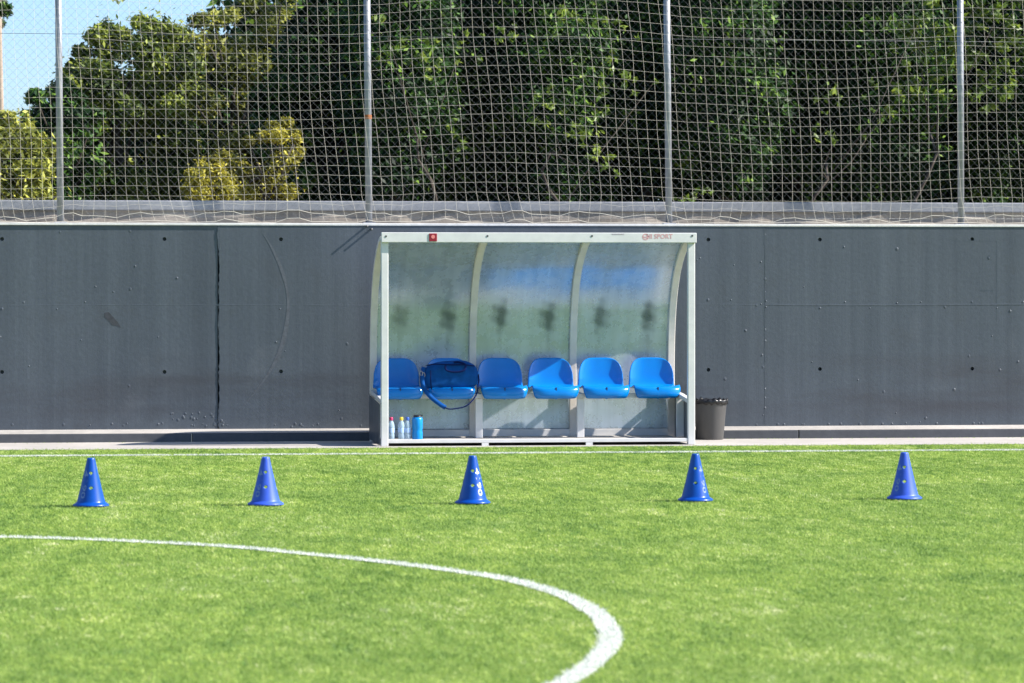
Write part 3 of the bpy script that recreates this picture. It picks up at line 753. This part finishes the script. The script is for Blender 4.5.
# ------------------------------------------------------------------ bottles on the floor board
def bottle(px, name, label, capm, z0=.055, hgt=.215, r=.032, blue=False):
    yb = Y_DUG+.16; x = on_plane(px, 430, yb).x
    t = thing(name, (x, yb, z0), label, 'bottle', 'bottles standing at the left end of the dugout floor')
    c = (x, yb, z0)
    if blue:
        MB().lathe([(.0005, .001), (r*.94, .0), (r, .01), (r, .07), (r*.93, .085), (r*.93, .10), (r, .115), (r, hgt*.86), (r*.92, hgt*.93), (r*.62, hgt*.955), (r*.6, hgt*.98)], 24, c).build('bottle_body', M['bottle_blue'], t)
        MB().lathe([(r*.75, hgt*.955), (r*.78, hgt*1.0), (r*.5, hgt*1.03), (.0005, hgt*1.03)], 20, c).box((x-r*.7, yb-.008, z0+hgt*1.0), (x+r*1.0, yb+.008, z0+hgt*1.05)).build('cap', M['cap_black'], t)
    else:
        MB().lathe([(.0005, .004), (r*.6, .0), (r, .012), (r, .05), (r*.93, .06), (r, .07), (r*.9, .09), (r, .10), (r, .135), (r*.75, .165), (r*.42, .182), (r*.4, .195)], 24, c).build('bottle_body', M['clear'], t)
        MB().lathe([(r*1.01, .072), (r*1.01, .115)], 24, c).build('paper_label', M['label_blue'], t)
        MB().lathe([(r*.5, .185), (r*.52, .190), (r*.52, .210), (r*.45, .215), (.0005, .215)], 18, c).build('cap', capm, t)
bottle(391.2, 'water_bottle', 'clear water bottle with a dark pink cap, nearest the left post of the dugout', M['cap_red'])
bottle(401.4, 'water_bottle', 'clear water bottle with a yellow cap under the first seat', M['cap_yellow'])
bottle(407.4, 'water_bottle', 'clear water bottle with a dark blue cap, beside the opaque blue flask', M['cap_blue'])
bottle(417.4, 'sports_bottle', 'opaque bright blue sports flask with a black lid, rightmost bottle on the dugout floor', None, hgt=.225, r=.05, blue=True)

# ------------------------------------------------------------------ bin right of the dugout
yb = 36.22; q = on_plane(710, 430, yb)
BN = thing('waste_bin', (q.x, yb, .006), 'dark grey tapered plastic bin with black liner folded over its rim, right of the dugout', 'bin')
c = (q.x, yb, .006)
MB().lathe([(.0005, .003), (.125, .0), (.130, .008), (.160, .345), (.163, .35), (.163, .36), (.169, .362), (.169, .378), (.160, .380), (.150, .36), (.120, .02), (.0005, .015)], 40, c).build('bucket', M['bin'], BN)
mb = MB(); n = 64; vs = []
for r_, z_, j in ((.150, .34, 0), (.160, .385, .006), (.170, .392, .008), (.176, .375, .006), (.174, .345, .009)):
    for i in range(n):
        a = 2*math.pi*i/n; jj = j*(math.sin(i*1.7)+.6*math.sin(i*4.1+1)+.5*math.sin(i*.6+r_*90))
        ext = .035*max(0, math.cos(a+.25))**10 if z_ < .39 and j > .015 else 0
        vs.append((c[0]+(r_+jj*.25)*math.cos(a), c[1]+(r_+jj*.25)*math.sin(a), c[2]+z_+jj*.9-ext))
mb.add(vs, [(j*n+i, j*n+(i+1) % n, (j+1)*n+(i+1) % n, (j+1)*n+i) for j in range(4) for i in range(n)], True)
mb.build('liner', M['liner'], BN, solid=.0015)
# ------------------------------------------------------------------ training cones
H_C = .322
def r_at(z): return .122-.030*min(1, z/.012) if z < .012 else .092-(.092-.028)*((z-.012)/(H_C-.012))**.97
def make_cone(m, mp, word, ta):
    nseg, nz_ = 72, 60; bmv = []; fs = []
    prof = [(.121, 0), (.123, .004), (.121, .010), (.108, .017), (.096, .026)]
    z1 = .026
    for k_ in range(1, nz_+1): z = z1+(H_C-z1)*k_/nz_; prof.append((.096-(.096-.025)*(k_/nz_)**.93, z))
    n0 = len(prof); prof += [(.022, H_C+.004), (.015, H_C+.002), (.013, H_C-.02)]
    hs = [(a, z) for a in (-90, 90, 0, 180) for z in (.125, .225)]
    for r, z in prof:
        for i in range(nseg): a = 2*math.pi*i/nseg; bmv.append((r*math.cos(a), r*math.sin(a), z))
    for j in range(len(prof)-1):
        rm, zm_ = (prof[j][0]+prof[j+1][0])/2, (prof[j][1]+prof[j+1][1])/2
        for i in range(nseg):
            a = 360*(i+.5)/nseg; hit = False
            for ha, hz in hs:
                da = (a-ha+180) % 360-180
                if math.hypot(R(da)*rm, zm_-hz+(.004 if ha == 90 else 0)) < (.0145 if ha == 90 else .0105): hit = True
            if not hit: fs.append((j*nseg+i, j*nseg+(i+1) % nseg, (j+1)*nseg+(i+1) % nseg, (j+1)*nseg+i))
    root = bpy.data.objects.new('training_cone', None); COL.objects.link(root); root.empty_display_size = .1
    MB().add(bmv, fs, True).build('cone_body', m, root, solid=.003)
    vs, tf = text_mesh(word, .060, .0008)
    xs_ = [v.x for v in vs]; x0_, x1_ = min(xs_), max(xs_)
    L_ = .19; vv = []
    for v in vs:      # run the word down the slope at angle +38 deg from the front
        z = .245-(v.x-x0_)/(x1_-x0_)*L_; f = (z-z1)/(H_C-z1); r = .096-(.096-.025)*max(0, f)**.93+.0022
        a = R(ta)+v.y*.8/r; vv.append((r*math.cos(a), r*math.sin(a), z))
    MB().add(vv, tf).build('lettering', mp, root)
    return root
protoA = make_cone(M['cone'], M['cone_print'], '4190', -52); protoB = make_cone(M['cone_pale'], M['cone_print_faded'], '4190', -132); protoC = make_cone(M['cone'], M['cone_print_faded'], '4190', -132)
def clone(root):
    r = root.copy(); COL.objects.link(r)
    for ch in root.children: c_ = ch.copy(); COL.objects.link(c_); c_.parent = r
    return r
CON = [(91, 506.0, protoC, 0, 'deep blue training cone with worn print, leftmost of the row on the turf', 1.0),
       (265.6, 504.8, protoB, 4, 'faded violet-blue training cone, second from the left, in front of the wall joint', 1.0),
       (472.6, 503.2, protoA, 3, 'blue training cone with bold white lettering down its right side', 1.0),
       (695.4, 500.6, None, 90, 'plain deep blue training cone in front of the right post of the dugout', 1.0),
       (904.4, 498.8, None, -5, 'faded violet-blue training cone standing alone at the far right of the row', 1.0)]
for px, py, pr, ang, lb, s_ in CON:
    if pr is None: pr = clone(protoC if 'plain' in lb else protoB)
    g_ = on_ground(px, py+1.0); pr.rotation_euler = (0, 0, math.atan2(-g_.y, -g_.x)+math.pi/2+(R(90) if ang == 90 else 0))
    g_ = on_ground(px, py+1.0); pr.location = (g_.x, g_.y, .008)
    tag(pr, lb, 'training cone', 'blue cones set out in a row on the turf')

# ------------------------------------------------------------------ trees behind the wall
ZG = 2.05
def crown(clumps, per, size, flat=.6):
    """clumps (n,4): centre and radius"""
    cl = np.array(clumps); n = len(cl)*per
    c_ = np.repeat(cl, per, 0); dirs = RNG.normal(size=(n, 3)); dirs /= np.linalg.norm(dirs, axis=1)[:, None]
    rad = RNG.uniform(.2, 1, n)**.5*(1+RNG.exponential(.16, n)*(RNG.random(n) < .45))
    pos = c_[:, :3]+dirs*(c_[:, 3]*rad)[:, None]*np.array([1, 1, .8])
    s_ = size*RNG.uniform(.6, 1.35, n)
    # leaf frame: axis droops outwards, normal roughly outward/up
    nrm = dirs*.7+RNG.normal(size=(n, 3))*.6+np.array([0, 0, .5]); nrm /= np.linalg.norm(nrm, axis=1)[:, None]
    ax = RNG.normal(size=(n, 3))+np.array([0, 0, -.5]); ax -= nrm*(ax*nrm).sum(1)[:, None]; ax /= np.linalg.norm(ax, axis=1)[:, None]
    sd = np.cross(nrm, ax)
    V = np.stack([pos-ax*s_[:, None], pos+sd*(s_*.42)[:, None]-nrm*(s_*.12)[:, None], pos+ax*s_[:, None], pos-sd*(s_*.42)[:, None]-nrm*(s_*.12)[:, None]], 1).reshape(-1, 3)
    F = np.arange(4*n).reshape(-1, 4)
    base = np.repeat(RNG.uniform(.12, .78, len(cl)), per)
    return V, F, np.clip(base+RNG.normal(0, .22, n), 0, 1)
def tree(name, label, cat, px, ytop, Y, wpx, m, n_cl, per, size, cr=(.22, .42), depth=1.5, zbase=2.5, group=None, bark=None, clumps=None, trunk_r=.09, shell=.55, sparse=0):
    b0 = on_plane(px, 280, Y); x = b0.x; sc_ = Y/CT/FPX; zt_ = on_plane(px, ytop, Y).z; hw = wpx*sc_/2
    t = thing(name, (x, Y, ZG), label, cat, group)
    if clumps is None:
        clumps = []; cz = (zt_+zbase)/2; hz = (zt_-zbase)/2
        while len(clumps) < n_cl:
            v = RNG.normal(size=3); v /= np.linalg.norm(v); r = RNG.uniform(shell, 1)
            rr = RNG.uniform(*cr)
            clumps.append((x+v[0]*r*(hw-rr*.5), Y+v[1]*r*depth, cz+v[2]*r*(hz-rr*.5), rr))
    V, F, tn = crown(clumps, per, size)
    if sparse:      # loose outer sprays, tinted brighter to paint in sunlit leaves
        ex = []
        for _ in range(sparse):
            q_ = clumps[RNG.integers(len(clumps))]; ex.append((q_[0]+RNG.normal(0, .15), q_[1]-abs(RNG.normal(.35, .25)), q_[2]+RNG.normal(0, .15), RNG.uniform(.10, .28)))
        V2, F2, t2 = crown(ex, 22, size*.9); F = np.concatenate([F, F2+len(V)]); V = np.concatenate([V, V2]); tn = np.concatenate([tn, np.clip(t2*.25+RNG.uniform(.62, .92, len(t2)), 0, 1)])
    V = V-np.array([x, Y, ZG])
    me = np_mesh('crown', V, F, m, tn); ob = bpy.data.objects.new('crown', me); COL.objects.link(ob); ob.parent = t
    bk = bark or M['bark']; mb = MB(); h = max(.5, (zt_-ZG)*.6)
    pts_ = [Vector((x+.12*math.sin(k_*1.3+px), Y+.08*math.cos(k_*2+px), ZG-.1+h*k_/5)) for k_ in range(6)]
    mb.tube(pts_, [trunk_r*(1-.11*k_) for k_ in range(6)], 8)
    cs = sorted(clumps, key=lambda q_: RNG.random())[:min(16 if trunk_r > .05 else 3, len(clumps))]
    for q_ in cs:
        a = pts_[random.choice((2, 3, 4, 5))]; e = Vector(q_[:3]); mid = a.lerp(e, .5)+Vector((random.uniform(-.15, .15), random.uniform(-.15, .15), -.12))
        mb.tube([a, mid, e], [trunk_r*.36, trunk_r*.2, trunk_r*.08], 5)
    mb.build('trunk', bk, t); return t
def cl_px(lst, Y, dj=.4):
    out = []
    for px, py, r in lst:
        q_ = on_plane(px, py, Y); out.append((q_.x, Y+RNG.uniform(-dj, dj), q_.z, r*Y/CT/FPX))
    return out
GB = 'trees growing behind the wall'
def edge_tree(name, label, outline, Y, m, per, size, px, ytop, extra=60, yb=205, r0=(12, 22), group=GB, xr_=None, dj=.9):
    """clumps along a silhouette (picture points) and filling below it"""
    lst = []
    for (xa, ya), (xb, yb_) in zip(outline[:-1], outline[1:]):
        n_ = max(1, int(math.hypot(xb-xa, yb_-ya)/11))
        for k_ in range(n_):
            f = k_/n_; r = RNG.uniform(*r0)*.62; lst.append((xa+(xb-xa)*f+RNG.uniform(-3, 3), ya+(yb_-ya)*f+r+RNG.uniform(-2, 5), r))
    xs_ = [p_[0] for p_ in outline]; ys_ = [p_[1] for p_ in outline]
    for k_ in range(extra):
        xx = RNG.uniform(min(xs_)+8, max(xs_)-8); yt = np.interp(xx, xs_, ys_); r = RNG.uniform(*r0); lst.append((xx, RNG.uniform(yt+r, yb), r))
    return tree(name, label, 'tree', px, ytop, Y, 50, m, 0, per, size, clumps=cl_px(lst, Y, dj), group=group, sparse=25 if 'shrub' not in name else 6)
edge_tree('small_tree', 'low yellowish-green tree at the left edge of the view, beside the leftmost fence post', [(-70,110),(-30,92),(0,104),(18,118),(34,122),(50,135)], 43.5, M['leaf_olive'], 260, .045, 0, 95, 46)
edge_tree('broadleaf_tree', 'dark round-leaved tree right behind the leftmost fence post', [(20,150),(30,112),(36,92),(50,86),(62,74),(80,95),(100,120)], 47, M['leaf_dark'], 330, .05, 58, 80, 40, r0=(9, 17))
edge_tree('broadleaf_tree', 'olive-green clumpy tree rising against the sky, right of the leftmost fence post', [(60,110),(72,62),(84,40),(92,26),(106,14),(122,22),(138,14),(154,12),(168,24),(184,40),(200,60)], 49, M['leaf_mid'], 420, .042, 125, 14, 80)
edge_tree('feathery_tree', 'pale olive feathery tree whose top touches the sky between the two left fence posts', [(165,60),(180,24),(196,16),(214,10),(236,2),(262,-6),(290,-20),(330,-30)], 50.5, M['leaf_olive'], 330, .038, 240, 0, 90)
edge_tree('broadleaf_tree', 'dark green tree just left of the second fence post', [(255,90),(280,60),(300,10),(330,-30),(380,-40)], 48, M['leaf_dark'], 340, .055, 320, -20, 90)
edge_tree('golden_shrub', 'golden yellow shrub between the two left fence posts, above the low wall', [(188,178),(200,156),(214,150),(226,146),(240,160)], 43, M['leaf_gold'], 420, .024, 220, 150, 14, yb=196, r0=(9, 15), group='golden shrubs behind the fence', dj=.25)
edge_tree('golden_shrub', 'taller golden yellow shrub to the left of the second fence post', [(236,150),(250,134),(262,128),(274,118),(286,112),(296,132),(304,158)], 43.6, M['leaf_gold'], 400, .024, 270, 115, 12, yb=196, r0=(9, 15), group='golden shrubs behind the fence', dj=.25)
dark = [(400, -80, 46.5, 'dark leafy tree directly right of the second fence post'), (478, -95, 48, 'dark leafy tree above the left bay of the dugout'), (556, -90, 46.8, 'dark leafy tree above the middle of the dugout'),
        (640, -95, 48.2, 'dark leafy tree just left of the third fence post'), (724, -90, 46.6, 'dark leafy tree right of the third fence post, above the bin'), (806, -95, 48, 'dark leafy tree midway between the third and fourth fence posts'),
        (884, -90, 47, 'dark leafy tree just left of the rightmost fence post'), (968, -90, 48.4, 'dark leafy tree straight behind the rightmost fence post'), (1050, -90, 46.8, 'dark leafy tree at the right edge of the view')]
for px, yt, Y_, lb in dark:
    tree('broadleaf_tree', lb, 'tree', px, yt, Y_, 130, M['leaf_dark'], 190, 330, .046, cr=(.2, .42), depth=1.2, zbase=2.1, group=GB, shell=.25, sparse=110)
for px, yt in ((20, 150), (95, 105), (160, 70), (225, 45), (300, -40), (420, -130), (540, -135), (660, -130), (780, -135), (900, -130), (1020, -130)):
    tree('broadleaf_tree', 'tall dark tree in the second row, hidden deep behind the front trees', 'tree', px, yt, 53.5, 200, M['leaf_dark'], 150, 200, .11, cr=(.4, .7), depth=1.4, zbase=2.1, group='second row of dark trees behind the wall', shell=.1)
hx = [on_plane(p_, 190, 55).x for p_ in range(-40, 1090, 9)]
cl_ = [(x_, 55+random.uniform(-.5, .5), random.uniform(2.2, 3.6), .45) for x_ in hx for _ in range(2)]
V, F, tn = crown(cl_, 110, .10)
me = np_mesh('hedge', V-np.array([0, 55, ZG]), F, M['leaf_dark'], tn); ob = bpy.data.objects.new('hedge', me); COL.objects.link(ob); ob.location = (0, 55, ZG)
tag(ob, 'long dark hedge deep in shade behind all the trees', 'hedge')
# sunlit fresh foliage in front of the dark mass
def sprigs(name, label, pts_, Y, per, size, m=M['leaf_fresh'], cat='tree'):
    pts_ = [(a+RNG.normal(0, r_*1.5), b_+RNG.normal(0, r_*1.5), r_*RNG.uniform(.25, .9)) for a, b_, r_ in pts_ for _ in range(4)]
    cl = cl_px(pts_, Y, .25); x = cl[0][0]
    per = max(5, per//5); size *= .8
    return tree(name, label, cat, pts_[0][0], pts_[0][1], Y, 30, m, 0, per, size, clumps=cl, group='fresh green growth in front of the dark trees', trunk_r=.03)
sprigs('ash_tree', 'bright green long-leaved ash tree around the rightmost fence post', [(RNG.uniform(905, 1050), RNG.uniform(-60, 45), RNG.uniform(8, 15)) for _ in range(46)]+[(RNG.uniform(920, 1040), RNG.uniform(40, 100), RNG.uniform(5, 9)) for _ in range(16)]+[(915,30,8),(930,42,8),(945,50,7),(975,66,6),(978,88,5)], 43.2, 70, .07)
sprigs('sapling', 'bright green sapling left of the third fence post', [(552,110,8),(560,116,7),(545,104,5),(585,128,8),(596,125,7),(590,140,6),(572,128,5),(600,160,5),(606,165,4),(596,150,4),(608,40,6),(590,30,6),(620,60,6),(636,75,7),(628,88,5),(600,90,5),(560,20,7),(575,8,7)], 43, 36, .06)
sprigs('sapling', 'thin bright green sapling right of the second fence post', [(415,66,6),(420,70,5),(402,48,6),(392,62,5),(425,45,5),(432,68,5),(464,50,6),(452,130,4),(458,138,4),(385,20,5),(500,35,6),(508,30,5)], 43, 30, .055)
sprigs('sapling', 'thin green sapling midway between the third and fourth fence posts', [(828,84,6),(832,96,5),(818,128,5),(828,138,4),(870,88,5),(892,112,5),(886,118,4),(905,30,6)], 43, 34, .055)
sprigs('sapling', 'small green seedling above the low wall at the right of the third fence post', [(688,196,5),(684,199,4),(696,193,3),(712,190,3)], 42.5, 40, .04)
# tall pale-trunked tree at the far left
t = tree('tall_tree', 'tall slim pale-trunked tree cut by the left edge, its dark foliage in the top corner', 'tree', -1, -150, 58, 60, M['leaf_dark'], 0, 240, .07, clumps=cl_px([(-4,4,10),(4,12,7),(-14,-10,20),(-10,-40,30),(-30,-60,36),(8,-30,14),(-30,10,18),(-20,-90,30),(-2,22,5)], 58, .6), bark=M['bark_pale'], trunk_r=.05)
tr = [c_ for c_ in t.children if c_.name.startswith('trunk')][0]; bpy.data.objects.remove(tr)
xq = on_plane(1, 100, 58).x; MB().tube([(xq+.02, 58, 1.9), (xq-.01, 58, 4.2), (xq-.05, 58, 6.2), (xq-.3, 58, 8.0)], [.06, .05, .045, .03], 10).build('trunk', M['bark_pale'], t)

# ------------------------------------------------------------------ sun, sky, camera
EL, AL = R(38), R(14)
L = Vector((-math.cos(EL)*math.cos(AL), math.cos(EL)*math.sin(AL), -math.sin(EL)))
sun = bpy.data.lights.new('sun', 'SUN'); sun.energy = 4.7; sun.angle = R(.5); sun.color = (1, .94, .88)
so = bpy.data.objects.new('sun', sun); COL.objects.link(so); so.rotation_euler = L.to_track_quat('-Z', 'Y').to_euler(); so.location = (10, 0, 20)
w = bpy.data.worlds.new('World'); scn.world = w; w.use_nodes = True
nt = w.node_tree; bg = nt.nodes['Background']; sky = nt.nodes.new('ShaderNodeTexSky'); sky.sky_type = 'NISHITA'; sky.sun_disc = False
sky.sun_elevation = EL; sky.sun_rotation = R(90)+AL; sky.air_density = 1.0; sky.dust_density = 1.0; sky.ozone_density = 6.0; sky.air_density = .8; sky.altitude = 50
nt.links.new(sky.outputs[0], bg.inputs[0]); bg.inputs[1].default_value = .105
cam = bpy.data.cameras.new('camera'); co = bpy.data.objects.new('camera', cam); COL.objects.link(co); scn.camera = co
cam.sensor_width = 36; cam.lens = FPX/W*36; cam.clip_end = 2000; cam.clip_start = .5
cam.shift_y = -(Hh/2-HOR)/W
co.location = (0, 0, HC); co.rotation_euler = (R(90), 0, -TH)
cam.dof.use_dof = True; cam.dof.focus_distance = 35.5; cam.dof.aperture_fstop = 5.2
scn.view_settings.view_transform = 'Standard'; scn.view_settings.look = 'None'
scn.view_settings.exposure = 1.2; scn.view_settings.gamma = 1
scn.render.film_transparent = False
scn.cycles.max_bounces = 6; scn.cycles.sample_clamp_indirect = 3.0; scn.cycles.blur_glossy = 1.0
